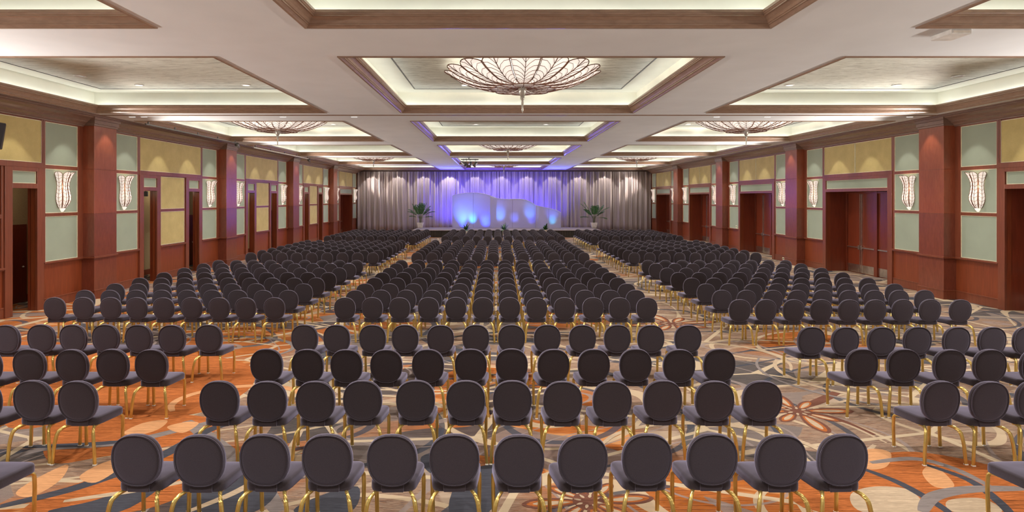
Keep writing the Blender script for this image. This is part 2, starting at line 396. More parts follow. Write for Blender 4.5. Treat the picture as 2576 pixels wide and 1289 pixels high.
# airwall track across the hall
mb=MB(); mb.box(XL+.5,XR-.5,17.22,17.25,ZC-.012,ZC+.01); mb.box(XL+.5,XR-.5,17.32,17.35,ZC-.012,ZC+.01); tr=mb.build('trim_1',M['mould']); tag(tr,kind='structure')

# ------------------------------------------------------------------ long walls
def wall_side(side):
    X=XL if side<0 else XR; s=1 if side<0 else -1     # s: direction into the room
    nm='left' if side<0 else 'right'
    W=MB()
    fr=MB(); rail=MB(); base=MB()
    def span(y0,y1,z0=0,z1=5.6): W.box(X,X-s*.14,y0,y1,z0,z1)
    opens=[]
    panels=[]
    for i,p in enumerate(PIERS):
        e=PIERS[i+1] if i+1<len(PIERS) else Y1
        wide = side>0 or i==len(PIERS)-1
        if wide: opens.append((p+2.95,p+6.75,'wide',p))
        else: opens.append((p+2.93,p+3.76,'narrow',p)); opens.append((p+5.90,p+6.73,'narrow',p))
        # sage panels beside the piers
        for a,b in ((p+1.25,p+2.63),(p+7.02,p+8.24)):
            if a>Y1: continue
            for z0,z1 in ((1.24,2.44),(2.53,3.72),(3.82,4.97)): panels.append((a,b,z0,z1,'green'))
        if wide:
            panels.append((p+2.78,p+4.83,3.86,4.97,'gold')); panels.append((p+4.84,p+6.90,3.86,4.97,'gold'))
            panels.append((p+2.98,p+6.72,3.29,3.62,'green'))
        else:
            panels.append((p+2.78,p+6.90,3.86,4.97,'gold'))
            panels.append((p+2.96,p+3.73,3.31,3.62,'green')); panels.append((p+5.93,p+6.70,3.31,3.62,'green'))
            pe=p+(5.62 if p>10 else 5.5)
            panels.append((p+4.02,pe,2.54,3.70,'gold')); panels.append((p+4.02,pe,1.25,2.44,'gold'))
    opens.sort(); y=Y0
    for a,b,k,p in opens:
        if b>Y1: continue
        span(y,a); span(a,b,3.18,5.6); y=b
    span(y,Y1)
    wall=W.build('wall_'+nm,M['wain']); tag(wall,kind='structure')
    # stiles and rails of cherry between the panels
    def F(y0,y1,z0,z1,t=.035): fr.box(X-s*.001,X+s*t,y0,y1,z0,z1)
    for i,p in enumerate(PIERS):
        wide = side>0 or i==len(PIERS)-1
        for a,b in ((p+1.02,p+2.72),(p+6.95,p+8.46)):
            if a>Y1: continue
            b=min(b,Y1)
            pa,pb=(p+1.25,p+2.63) if a<p+3 else (p+7.02,p+8.24)
            F(a,pa,1.2,5.0); F(pb,b,1.2,5.0)
            for z0,z1 in ((2.44,2.53),(3.72,3.82),(4.97,5.04)): F(pa,pb,z0,z1)
        # frame around the doorway group
        F(p+2.72,p+6.95,3.72,3.86,.05); F(p+2.72,p+2.79,3.86,5.0,.03); F(p+6.89,p+6.95,3.86,5.0,.03)
        if wide:
            F(p+2.72,p+2.96,0,3.72,.06); F(p+6.74,p+6.95,0,3.72,.06); F(p+2.96,p+6.74,3.62,3.72,.06); F(p+2.96,p+6.74,3.17,3.29,.06)
        else:
            for q in (p+2.72,p+5.69):
                F(q,q+.23,0,3.72,.06); F(q+1.02,q+1.25,0,3.72,.06); F(q+.23,q+1.02,3.62,3.72,.06); F(q+.23,q+1.02,3.18,3.31,.06)
            F(p+3.97,p+4.02,1.2,3.72,.03); F(p+5.62,p+5.69,1.2,3.72,.03); F(p+4.02,p+5.62,2.44,2.54,.03)
    fo=fr.build('wall_frame',M['frame'],wall,bevel=.006)
    # chair rail and baseboard
    ras=[(p+1.02,p+2.72) for p in PIERS]+[(min(p+6.95,Y1),min(p+8.46,Y1)) for p in PIERS]+([(p+3.97,p+5.69) for p in PIERS[:-1]] if side<0 else [])
    for a,b in ras:
        if b-a<.05: continue
        rail.box(X-s*.001,X+s*.075,a,b,1.185,1.235); rail.box(X-s*.001,X+s*.05,a,b,1.16,1.185)
        base.box(X-s*.001,X+s*.03,a,b,0,.24); base.box(X-s*.001,X+s*.04,a,b,.24,.265)
    ro=rail.build('chair_rail',M['frame'],wall,bevel=.008)
    # piers
    for i,p in enumerate(PIERS):
        w=1.02; pr=.36
        mb=MB()
        for k_,(z0,z1) in enumerate(((0,1.185),(1.235,2.478),(2.484,3.768),(3.774,5.03))):
            mb.mat(3 if k_>=2 else 0).box(X-s*.01,X+s*pr,p,p+w,z0,z1)
        mb.mat(0)
        mb.box(X,X+s*(pr-.006),p+.006,p+w-.006,0,5.0)
        mb.mat(1).box(X-s*.01,X+s*(pr+.04),p-.04,p+w+.04,1.185,1.235)
        mb.mat(2).box(X-s*.01,X+s*(pr+.025),p-.025,p+w+.025,5.03,5.09).box(X-s*.01,X+s*(pr+.05),p-.05,p+w+.05,5.09,5.2).box(X-s*.01,X+s*(pr+.08),p-.08,p+w+.08,5.2,ZC-.002)
        mb.build('pilaster',[M['pier'],M['frame'],M['crown'],M['pier2']],wall,bevel=.004)
        base.box(X,X+s*(pr+.03),p-.03,p+w+.03,0,.24); base.box(X,X+s*(pr+.04),p-.04,p+w+.04,.24,.265)
    bo=base.build('baseboard_'+nm,M['frame'],bevel=.005); tag(bo,kind='structure')
    # fabric panels, with a thin cream bead
    for a,b,z0,z1,k in panels:
        b=min(b,Y1-.3)
        if b-a<.2: continue
        mb=MB(); x=X+s*.012
        mb.box(X-s*.001,x,a,b,z0,z1); mb.mat(1)
        q=.014; xe=X+s*.026
        mb.box(X,xe,a,a+q,z0,z1).box(X,xe,b-q,b,z0,z1).box(X,xe,a+q,b-q,z0,z0+q).box(X,xe,a+q,b-q,z1-q,z1)
        mb.build('wall_panel',[M[k],M['bead']],wall)
    # crown
    prof=[(0,5.0),(.06,5.0),(.06,5.03),(.10,5.04),(.12,5.08),(.20,5.12),(.22,5.16),(.24,5.165),(.30,5.21),(.40,5.25),(.42,5.28),(.5,5.285),(.5,5.315),(.56,5.32),(.56,ZC)]
    mb=MB(); mb.loft([[(X+s*o,Y0,z) for o,z in prof],[(X+s*o,Y1,z) for o,z in prof]],closed=False)
    cr=mb.build('trim_2' if side<0 else 'trim_3',M['crown']); tag(cr,kind='structure')
    return wall,opens
wallL,openL=wall_side(-1); wallR,openR=wall_side(1)

# end wall behind the drapes
mb=MB(); mb.box(-14.2,15,Y1,Y1+.2,0,5.6); wb=mb.build('wall_back',M['wain']); tag(wb,kind='structure')
mb=MB(); mb.box(XL,XR,Y1-.25,Y1,5.19,ZC-.001); mb.box(XL,XR,Y1-.32,Y1,5.27,ZC-.001); t4=mb.build('trim_4',M['crown']); tag(t4,kind='structure')

# ------------------------------------------------------------------ right hand double doors (and one at the far left)
dn=[0]
def wide_door(side,p):
    X=XL if side<0 else XR; s=1 if side<0 else -1
    dn[0]+=1
    root=empty('door_%d'%dn[0],(0,0,0)); tag(root,kind='structure')
    a,b=p+2.95,p+6.75; xd=X-s*.8
    mb=MB(); mb.box(X-s*.13,xd-s*.1,a-.06,a,0,3.24).box(X-s*.13,xd-s*.1,b,b+.06,0,3.24).box(X-s*.13,xd-s*.1,a,b,3.18,3.24)
    m_=(a+b)/2; mb.box(xd-s*.05,xd+s*.06,m_-.09,m_+.09,0,3.18)
    mb.box(xd-s*.05,xd+s*.05,a,a+.09,0,3.18).box(xd-s*.05,xd+s*.05,b-.09,b,0,3.18).box(xd-s*.05,xd+s*.05,a+.09,b-.09,3.1,3.18)
    mb.box(xd-s*.08,xd-s*.1,a,b,0,3.2)
    mb.build('door_frame',M['door'],root,bevel=.004)
    for (u,v,hand) in ((a+.095,(a+m_)/2-.004,1),((a+m_)/2+.004,m_-.095,-1),(m_+.095,(m_+b)/2-.004,1),((m_+b)/2+.004,b-.095,-1)):
        mb=MB(); mb.box(xd-s*.045,xd,u,v,.01,3.095); lf=mb.build('door_leaf',M['door'],root,bevel=.003)
        mb=MB(); mb.box(xd-s*.001,xd+s*.004,u+.01,v-.01,.03,.34); mb.build('kick_plate',M['chrome'],lf)
        mb=MB(); mb.box(xd-s*.001,xd+s*.05,u+.02,v-.02,.985,1.03); mb.box(xd,xd+s*.07,(v-.12 if hand>0 else u+.02),(v-.02 if hand>0 else u+.12),.93,1.09)
        mb.build('push_bar',M['chrome'],lf,bevel=.006)
        q=v-.05 if hand>0 else u+.05
        mb=MB(); mb.box(xd,xd+s*.025,q-.018,q+.018,.06,3.08); mb.box(xd,xd+s*.05,q-.025,q+.025,.05,.14); mb.build('vertical_rod',M['chrome'],lf)
    return root
for i,p in enumerate(PIERS):
    wide_door(1,p)
wide_door(-1,PIERS[-1])

# ------------------------------------------------------------------ service corridor behind the left wall
cw=-13.4
mb=MB(); mb.box(cw-.1,cw,Y0,Y1-2,0,3.9); w=mb.build('wall_corridor',M['wallpaper']); tag(w,kind='structure')
mb=MB(); mb.box(cw,cw+.02,Y0,Y1-9,0,.2); w=mb.build('baseboard_corridor',M['door']); tag(w,kind='structure')
mb=MB(); mb.box(cw,XL-.14,Y0,Y1-9.5,3.5,3.56); w=mb.build('ceiling_corridor',M['ceiling']); tag(w,kind='structure')
mb=MB()
for a,b,k,p in openL:
    if k=='narrow':
        mb.box(XL-.13,XL-.21,a-.05,a,0,3.24).box(XL-.13,XL-.21,b,b+.05,0,3.24).box(XL-.13,XL-.21,a,b,3.18,3.24)
w=mb.build('trim_5',M['door']); tag(w,kind='structure')
for k,ye in enumerate((7.6,16.95,26.3,35.6)):
    dn[0]+=1
    d=empty('door_%d'%dn[0],(cw,ye-1.0,0)); tag(d,kind='structure')
    m1=MB().box(0,.05,-.1,1.0,0,2.19); m1.build('door_frame',M['door'],d)
    m1=MB().box(.03,.065,-.02,.90,0.01,2.1); lf=m1.build('door_leaf',M['door'],d)
    m1=MB().lathe([(0.0,0),(.02,.0),(.03,.02),(.02,.045),(.0,.05)],10); kn=m1.build('door_knob',M['chrome'],lf,True); kn.rotation_euler=(0,PI/2,0); kn.location=(.065,.82,1.0)

for y in (12,15.6,19.5,23.2,27.5,32,36.5,41):  # unseen point lights added to brighten the corridor wall, no fixtures
    l=bpy.data.lights.new('corridor_fill','POINT'); l.energy=9; l.color=(1,.85,.62); l.shadow_soft_size=.12
    o=bpy.data.objects.new('corridor_fill',l); C.objects.link(o); o.location=(-12.75,y,3.25)
# exit sign box seen through the near doorway
ex=MB().box(-.07,.07,-.05,.05,-.09,.09).build('exit_sign_box',M['black'],loc=(-12.40,21.08,3.08)); ex.rotation_euler=(0,0,.3)
tag(ex,'small black box hanging high in the left doorway beyond the nearest left pilaster','sign box')
hg=MB().box(-.012,.012,-.012,.012,.09,.415).build('hanger',M['black'],ex)

# wall plates
def plate(x,y,z,s,name,label,cat,w=.12,h=.12):
    r=MB().box(0,s*.012,-w/2,w/2,-h/2,h/2).build(name,M['bead'],loc=(x,y,z),bevel=.003)
    MB().box(s*.012,s*.016,-w*.28,-w*.08,-h*.25,h*.25).box(s*.012,s*.016,w*.08,w*.28,-h*.25,h*.25).build('socket',M['line'],r)
    tag(r,label,cat); return r
plate(XR-.03,27.55,.13,-1,'floor_outlet_plate','cream outlet plate low on the right wall base between two double doors','outlet',.22,.12)
plate(XR-.012,33.0,1.33,-1,'wall_control_plate','small control plate on sage panel beside a right-hand doorway','wall plate',.2,.16)

# ------------------------------------------------------------------ petals for lamps
def petal_outline(hw,n=7): pass
def bowl_profile(r):            # height of the chandelier bowl at radius r
    P=[(0,.0),(.3,-.03),(.6,-.05),(.95,-.03),(1.25,.06),(1.5,.17),(1.68,.29),(1.8,.36)]
    for i in range(len(P)-1):
        if P[i][0]<=r<=P[i+1][0]:
            u=(r-P[i][0])/(P[i+1][0]-P[i][0]); return P[i][1]+(P[i+1][1]-P[i][1])*u
    return P[-1][1]
def make_chandelier():
    root=empty('petal_chandelier')
    NP=16; da=PI/NP
    def pos(r,a,off=0): return (r*math.cos(a),r*math.sin(a),bowl_profile(r)-off+ (.03*math.cos((a/da)*1.0)**2*0))
    gl=MB(); vn=MB()
    nr=14; rings=[]
    for i in range(nr+1):
        u=i/nr; row=[]
        for j in range(-5,6):
            v=j/5; rmax=1.76-.16*abs(v)**2.2-.03*abs(math.sin(v*6)); r=.12+(rmax-.12)*u
            a=v*da*.985
            z=bowl_profile(r)-.035*(1-v*v)*u
            row.append((r*math.cos(a),r*math.sin(a),z))
        rings.append(row)
    gl.loft(rings,closed=False)
    def S(u,v,off=.012):
        rmax=1.76-.16*abs(v)**2.2; r=.12+(rmax-.12)*u; a=v*da*.985
        return (r*math.cos(a),r*math.sin(a),bowl_profile(r)-.035*(1-v*v)*u-off)
    vn.tube([S(i/10,.97) for i in range(11)],.011,n=4)
    vn.tube([S(i/10,-.97) for i in range(11)],.008,n=4)
    vn.tube([S(i/10,0) for i in range(11)],.009,n=4)
    vn.tube([S(1,j/5) for j in range(-5,6)],.011,n=4)
    for k in range(2,10):
        u=k/10
        for sgn in (-1,1):
            vn.tube([S(u-.04,0),S(min(1,u+.05),sgn*.28),S(min(1,u+.12),sgn*.6),S(min(1,u+.17),sgn*.95)],.006,n=3,caps=False)
    p0=gl.build('glass_petal',M['petal'],root,True); v0=vn.build('petal_vein',M['vein'],p0)
    for k in range(1,NP):
        p=p0.copy(); C.objects.link(p); p.parent=root; p.rotation_euler=(0,0,2*PI*k/NP)
        v=v0.copy(); C.objects.link(v); v.parent=p
    # lower cup of eight petals
    gl=MB(); vn=MB(); db=PI/8
    def T(u,v,off=0):
        r=.1+(.74-.10*abs(v)**2-.1)*u; a=v*db; return (r*math.cos(a),r*math.sin(a),-.085-.055*math.sin(u*PI*.6)+.03*u-off)
    gl.loft([[T(i/6,j/4) for j in range(-4,5)] for i in range(7)],closed=False)
    vn.tube([T(1,j/4,.01) for j in range(-4,5)],.013,n=4); vn.tube([T(i/6,0,.01) for i in range(7)],.010,n=4); vn.tube([T(i/6,1,.01) for i in range(7)],.010,n=4)
    for u in (.3,.5,.7):
        for sg in (-1,1): vn.tube([T(u,0,.01),T(min(1,u+.15),sg*.8,.01)],.006,n=3,caps=False)
    p0=gl.build('lower_petal',M['lowpetal'],root,True); v0=vn.build('petal_vein',M['vein'],p0)
    for k in range(1,8):
        p=p0.copy(); C.objects.link(p); p.parent=root; p.rotation_euler=(0,0,2*PI*k/8)
        v=v0.copy(); C.objects.link(v); v.parent=p
    MB().lathe([(.0,-.08),(.095,-.08),(.085,-.16),(.06,-.24),(.04,-.28),(.0,-.28)],14).build('socket',M['crystal'],root,True)
    MB().lathe([(.0,-.27),(.045,-.28),(.05,-.33),(.025,-.36),(.03,-.42),(.022,-.5),(.022,-.6),(.0,-.65)],10).build('finial',M['crystal'],root,True)
    MB().lathe([(.05,.43),(.05,.1),(.12,.02),(.0,.0)],12).build('stem',M['crystal'],root,True)
    return root
CHN=[(1,1,'centre coffer nearest the camera'),(0,2,'second left coffer'),(2,2,'second right coffer'),(1,3,'third centre coffer'),(0,4,'fourth left coffer'),(2,4,'fourth right coffer'),(1,5,'centre coffer above the stage')]
ch0=make_chandelier()
for k,(c,r,wh) in enumerate(CHN):
    o=ch0 if k==0 else copy_tree(ch0)
    o.location=((CX[c][0]+CX[c][1])/2,(CY[r][0]+CY[r][1])/2,5.50)
    if k==2: wh='second right coffer'
    tag(o,'leaf-veined glass bowl chandelier hanging in the '+wh,'chandelier','petal chandeliers in the ceiling coffers')
    l=bpy.data.lights.new('chandelier_bulb','POINT'); l.energy=480; l.color=(1,.9,.78); l.shadow_soft_size=.15
    lo=bpy.data.objects.new('chandelier_bulb',l); C.objects.link(lo); lo.parent=o; lo.location=(0,0,.26)

# sconces
def make_sconce():
    root=empty('leaf_wall_sconce')
    prof=[(-.50,.055),(-.46,.085),(-.38,.125),(-.28,.155),(-.18,.16),(-.05,.14),(.08,.125),(.2,.13),(.32,.155),(.42,.19),(.50,.225)]
    def R(z):
        for i in range(len(prof)-1):
            if prof[i][0]<=z<=prof[i+1][0]:
                u=(z-prof[i][0])/(prof[i+1][0]-prof[i][0]); return prof[i][1]+(prof[i+1][1]-prof[i][1])*u
        return prof[-1][1]
    hd=math.radians(22.5)
    def S(z,v,off=0):
        zt=z - (.07*abs(v)**2.5 if z>.4 else 0)
        r=R(zt)*1.2*(1+.10*(1-v*v))+off; a=v*hd
        return (r*math.cos(a)+.02,r*math.sin(a),zt)
    gl=MB(); zs=[-.5+i*.05 for i in range(21)]
    gl.loft([[S(z,j/4) for j in range(-4,5)] for z in zs],closed=False)
    vn=MB()
    for v,w in ((-.97,.0065),(.97,.0065),(0,.005)): vn.tube([S(z,v,.006) for z in zs],w,n=4)
    vn.tube([S(.5,j/4,.006) for j in range(-4,5)],.007,n=4)
    for i in range(1,18,2):
        z=-.48+i*.052
        for sg in (-1,1): vn.tube([S(z,0,.009),S(z+.06,sg*.95,.009)],.0042,n=3,caps=False)
    p0=gl.build('glass_petal',M['sconceglass'],root,True); v0=vn.build('petal_vein',M['vein'],p0)
    p0.rotation_euler=(0,0,math.radians(-67.5))
    for a in (-22.5,22.5,67.5):
        p=p0.copy(); C.objects.link(p); p.parent=root; p.rotation_euler=(0,0,math.radians(a))
        v=v0.copy(); C.objects.link(v); v.parent=p
    MB().lathe([(.0,-.60),(.03,-.595),(.05,-.57),(.05,-.555),(.07,-.55),(.07,-.53),(.08,-.52),(.08,-.50),(.0,-.49)],12,c=(.02,0,0),a0=-PI/2,a1=PI/2).build('base_cup',M['petal'],root,True)
    MB().box(0,.02,-.05,.05,-.45,.3).build('back_plate',M['vein'],root)
    return root
sc0=make_sconce(); first=True
ords=['nearest','second','third','fourth','fifth','sixth','seventh','eighth','ninth','tenth']
SC=[]
for side in (-1,1):
    n=0
    for p in PIERS:
        for dy in (1.9,7.62):
            y=p+dy
            if y<14.5 or y>50.6: continue
            o=sc0 if first else copy_tree(sc0); first=False
            X=XL+.012 if side<0 else XR-.012
            o.location=(X,y,3.15); o.rotation_euler=(0,0,0 if side<0 else PI)
            sd='left' if side<0 else 'right'
            tag(o,'glowing leaf-veined glass sconce on a sage panel, %s from the camera along the %s wall'%(ords[n],sd),'wall sconce','leaf sconces along the %s wall'%sd)
            n+=1
            l=bpy.data.lights.new('sconce_bulb','SPOT'); l.energy=UP*(1.15 if y<17 else 1.0 if y<20 else .2 if y>47 else 1); l.color=(1,.90,.80); l.spot_size=math.radians(98); l.spot_blend=.8; l.shadow_soft_size=.06
            lo=bpy.data.objects.new('sconce_bulb',l); C.objects.link(lo); lo.parent=o; lo.location=(.22,0,.58)
            d=Vector((1,0,.22)); lo.rotation_euler=d.to_track_quat('-Z','Y').to_euler()
            l=bpy.data.lights.new('sconce_glow','POINT'); l.energy=5; l.color=(1,.72,.42); l.shadow_soft_size=.04
            lo=bpy.data.objects.new('sconce_glow',l); C.objects.link(lo); lo.parent=o; lo.location=(.07,0,.1)

# unseen spots added to brighten the near ceiling, placed for unmodelled out-of-frame sconces
for X,s_ in ((XL,1),(XR,-1)):
    for y in (2.2,7.9,10.7):
        l=bpy.data.lights.new('sconce_bulb','SPOT'); l.energy=UP*2.6; l.color=(1,.92,.84); l.spot_size=math.radians(98); l.spot_blend=.8; l.shadow_soft_size=.06
        lo=bpy.data.objects.new('sconce_bulb',l); C.objects.link(lo); lo.location=(X+s_*.25,y,3.73); lo.rotation_euler=Vector((s_,0,.3)).to_track_quat('-Z','Y').to_euler()
# ------------------------------------------------------------------ downlights, speakers
def spot(name,loc,target,energy,size,blend=.5,col=(1,.955,.90),rad=.05,parent=None):
    l=bpy.data.lights.new(name,'SPOT'); l.energy=energy; l.spot_size=math.radians(size); l.spot_blend=blend; l.color=col; l.shadow_soft_size=rad
    o=bpy.data.objects.new(name,l); C.objects.link(o); o.location=loc
    d=Vector(target)-Vector(loc); o.rotation_euler=d.to_track_quat('-Z','Y').to_euler()
    return o
dl=MB().lathe([(.12,0),(.12,-.015),(.085,-.02),(.085,-.004)],20).build('recessed_downlight',M['white'],smooth=False)
MB().lathe([(.0,-.005),(.086,-.005)],20).build('lens',M['lamp'],dl)
k=0
cn={0:'left',1:'centre',2:'right'}; rn=['overhead','first','second','third','fourth','fifth']
dfirst=True
for r,(y0,y1) in enumerate(CY):
    for c,(x0,x1) in enumerate(CX):
        for fx_,fy_ in ((.28,.15),(.72,.15),(.28,.85),(.72,.85)):
            x=x0+(x1-x0)*fx_; y=y0+(y1-y0)*fy_
            spot('downlight_beam',(x,y,5.9),(x,y,0),DOWN*(1.35,1.25,1,1,.75,.15)[r],110,.7)
            if r in(1,2) and fy_>.5:
                o=dl if dfirst else copy_tree(dl); dfirst=False; o.location=(x,y,5.93)
                tag(o,'small white round downlight, %s one at the back of the %s %s coffer'%('left' if fx_<.5 else 'right',rn[r],cn[c]),'downlight','recessed downlights in the coffers')
for x,lab in ((-10.2,'left'),(11.3,'right')):
    r=MB().lathe([(.15,.0),(.15,-.012),(.13,-.018),(.105,-.012),(.105,0)],28,c=(0,0,0)).build('ceiling_speaker',M['white'],loc=(x+ (0.0),14.6,5.93))
    MB().lathe([(.0,-.006),(.105,-.006)],28).build('grille',M['mould'],r)
    tag(r,'round white ceiling speaker ring in the near %s coffer'%lab,'ceiling speaker','ceiling speakers')
# slot lights on the beam beyond the near coffers
sl=None
for n,x in enumerate((-10.75,-10.4,-9.2,-6.3,-4.2,6.5,8.0,9.5,12.2)):
    if sl is None:
        sl=MB().box(-.10,.10,-.025,.025,-.012,.03).build('slot_light',M['white'],bevel=.003); MB().box(-.085,.085,-.018,.018,-.015,-.012).build('lens',M['lamp'],sl); o=sl
    else: o=copy_tree(sl)
    o.location=(x,17.6,ZC)
    side='left' if x<0 else 'right'; k=n if x<0 else n-5
    tag(o,'tiny white slot light in the cross beam, %s from left on the %s side'%(['first','second','third','fourth','fifth'][k],side),'slot light','slot lights in the cross beam')
# wall washers
for side in (-1,1):
    X=XL if side<0 else XR; s=-side
    for p in PIERS:
        spot('pilaster_wash',(X+s*.75,p+.5,5.3),(X+s*.3,p+.5,2.2),WASH,62,.4)
        for dy in (2.0,3.9,5.9,7.7):
            if p+dy>47: continue
            spot('panel_wash',(X+s*.9,p+dy,5.3),(X,p+dy,2.2),(WASH)*1.0,60,.35)
for i,x in enumerate([-10.6,-8.4,-6.2,-4.0,-1.8,.4,2.6,4.8,7.0,9.2,11.4]):
    spot('drape_wash',(x,50.1,5.30),(x,51.4,2.4),(120 if i in (0,1,2,8,9,10) else 80) if i!=3 else 190,74,.2)

# ------------------------------------------------------------------ drapes
S51=51.0/1500
brk=[903,966,1040,1146,1256,1343,1433,1541,1640]
dlab=['taupe full-height drape at the far left, against the left wall','taupe drape second from the left, ending at a dark gap','mauve drape behind the left potted palm','blue-lit drape behind the tall white stage panel','blue-lit drape behind the middle of the wavy stage panel','purple-lit drape above the low end of the stage panels','grey drape behind the right potted palm','grey drape at the far right, against the right wall']
for k in range(8):
    x0=(brk[k]-1249)*S51+.02; x1=(brk[k+1]-1249)*S51-.02
    if k==0: x0=XL+.05
    if k==7: x1=XR-.05
    nx=int((x1-x0)/.022); ph=[random.uniform(0,6.3) for _ in range(8)]; rows=[]
    for zi in range(9):
        z=.02+5.16*zi/8; u=zi/8; row=[]
        for i in range(nx+1):
            x=x0+(x1-x0)*i/nx
            a=.09*math.sin(x*13+ph[0]+1.1*math.sin(x*1.7+ph[1]))+.07*math.sin(x*27+ph[2]+1.3*math.sin(x*3+ph[3]))*(.35+.65*u)+.04*math.sin(x*52+ph[4])*u
            a+=.07*math.sin(x*3.1+ph[5]+u*.6)*(1-u*.6)
            e=min(1,min(i,nx-i)/4)
            row.append((x+.02*math.sin(u*3+x*5),51.25-.16+a*.8*e,z))
        rows.append(row)
    mb=MB(); mb.loft(rows,closed=False); o=mb.build('stage_drape',M['drape'],smooth=True)
    sd=o.modifiers.new('solid','SOLIDIFY'); sd.thickness=.006
    tag(o,dlab[k],'curtain','drapes across the end wall')
# ------------------------------------------------------------------ stage
sr=empty('stage_platform',(.73,44.1,0)); tag(sr,'low stage of grey carpeted decks with black skirt in front of the drapes','stage')
for k in range(10):
    MB().box(-7.0+1.4*k+.006,-7.0+1.4*(k+1)-.006,0,4.1,.50,.547).build('deck_section',M['stage'],sr,bevel=.004)
sk=[]
rows=[]
for z in (.005,.25,.5):
    rows.append([(-6.98+13.96*i/280,.04+.018*math.sin(i*1.6),z) for i in range(281)])
MB().loft(rows,closed=False).build('stage_skirt',M['skirt'],sr)
MB().box(-6.95,6.95,.12,4.05,0,.5).build('stage_base',M['skirt'],sr)

# white wavy set panels
def wx(px,d=47.3): return (px-1249)*d/1500
def wz(py,d=47.3): return H+(498-py)*d/1500
def set_panel(name,top,y,bow,label,seam=None):
    P=catmull([(wx(a),wz(b)) for a,b in top],6); x0,x1=P[0][0],P[-1][0]
    def yy(x): u=(x-x0)/(x1-x0)*2-1; return y+bow*(1-u*u)
    mb=MB(); fr_=[(x,yy(x)) for x,_ in P]
    front=[[(x,yy(x),.55+(z-.55)*v) for x,z in P] for v in (0,.33,.66,1)]
    mb.loft(front,closed=False)
    back=[[(x,yy(x)+.09,.55+(z-.55)*v) for x,z in P] for v in (1,.66,.33,0)]
    mb.loft([front[-1],back[0]],closed=False)
    mb.loft([[front[v][0] for v in range(4)],[back[3-v][0] for v in range(4)]],closed=False)
    mb.loft([[front[v][-1] for v in range(4)],[back[3-v][-1] for v in range(4)]],closed=False)
    o=mb.build(name,M['panelw'],smooth=False); tag(o,label,'stage panel','white stage backdrop panels')
    tb=MB(); tb.tube([(x,yy(x)-.005,z) for x,z in P],.018,n=5); tb.build('top_edge',M['white'],o)
    if seam:
        for sx_ in seam:
            x=wx(sx_); zz=min(P,key=lambda q:abs(q[0]-x))[1]; MB().box(x-.008,x+.008,yy(x)-.012,yy(x),.56,zz-.02).build('seam',M['stage'],o)
    return o
set_panel('backdrop_panel',[(1137.3,493.2),(1150,489),(1170,486),(1188,485.2),(1210,486.5),(1232,492),(1250,499)],47.5,.2,'tallest white backdrop panel with rounded top, lit blue, left of stage',[1190])
set_panel('backdrop_panel',[(1233,494.5),(1245,498.5),(1262,500.8),(1280,501.5),(1305,501),(1322,503.2),(1336,509.5),(1347,516.5)],47.2,.15,'wide white wavy backdrop panel in the middle of the stage',[1289])
set_panel('backdrop_panel',[(1347.5,516.8),(1362,520.5),(1378,523.6),(1395,528.0),(1405,532),(1410,535.5)],47.0,.1,'lowest white sloping backdrop panel with cyan spot, right of stage',[1380])
# blue leds standing behind the translucent panels
for px,ty,zs,ys,en,size,col in [(1172,2.5,.9,48.9,380,90,(.08,.17,1)),(1161,1.7,.62,48.5,560,60,(.02,.10,1)),(1164,1.0,.62,48.2,200,60,(.01,.04,1)),(1188.5,1.55,.62,48.5,330,44,(.03,.28,1)),(1222,1.2,.62,48.5,520,56,(.01,.04,1)),(1218,2.0,.62,48.6,200,60,(.05,.10,1)),(1257,1.6,.62,48.5,330,42,(.07,.24,1)),(1250,2.1,.62,48.6,120,50,(.03,.07,1)),(1294.5,1.35,.62,48.5,150,34,(.05,.12,1)),(1333,1.8,.62,48.5,330,40,(.07,.24,1)),(1338,1.2,.62,48.4,100,40,(.02,.06,1)),(1389,.95,.55,48.0,150,40,(.02,.55,1)),(1389,1.5,.6,48.2,160,50,(.02,.10,1))]:
    x=wx(px); spot('led_beam',(x,ys,zs),(x,47.35,ty),en*1.5,size,1.0,col,.10)

# ------------------------------------------------------------------ plants
def frond(mb,base,ang,el,L,droop,nleaf=26,ll=.34,w=.022):
    pts=[]; d=Vector((math.cos(ang)*math.cos(el),math.sin(ang)*math.cos(el),math.sin(el))); p=Vector(base)
    for i in range(11):
        pts.append(p.copy()); p=p+d*(L/10); d=(d+Vector((0,0,-droop/10*(i/6)))).normalized()
    mb.tube(pts,.006,n=3,caps=False,up=(0,1,0))
    sidev=Vector((-math.sin(ang),math.cos(ang),0))
    for i in range(nleaf):
        u=.28+.72*i/nleaf; k=min(9,int(u*10)); q=pts[k].lerp(pts[k+1],u*10-k); t=(pts[k+1]-pts[k]).normalized()
        for sg in (-1,1):
            l=ll*math.sin(PI*(.15+.8*(i/nleaf)))+.06
            e=q+(t*.62+sidev*sg*.75+Vector((0,0,-.12-.2*random.random())))*l
            m_=q.lerp(e,.45)+Vector((0,0,.02)); n=t.cross(Vector((0,0,1))).normalized()*w if abs(t.z)<.98 else Vector((w,0,0))
            tt=t*w
            mb.add([q,m_+tt,e,m_-tt],[(0,1,2,3)])
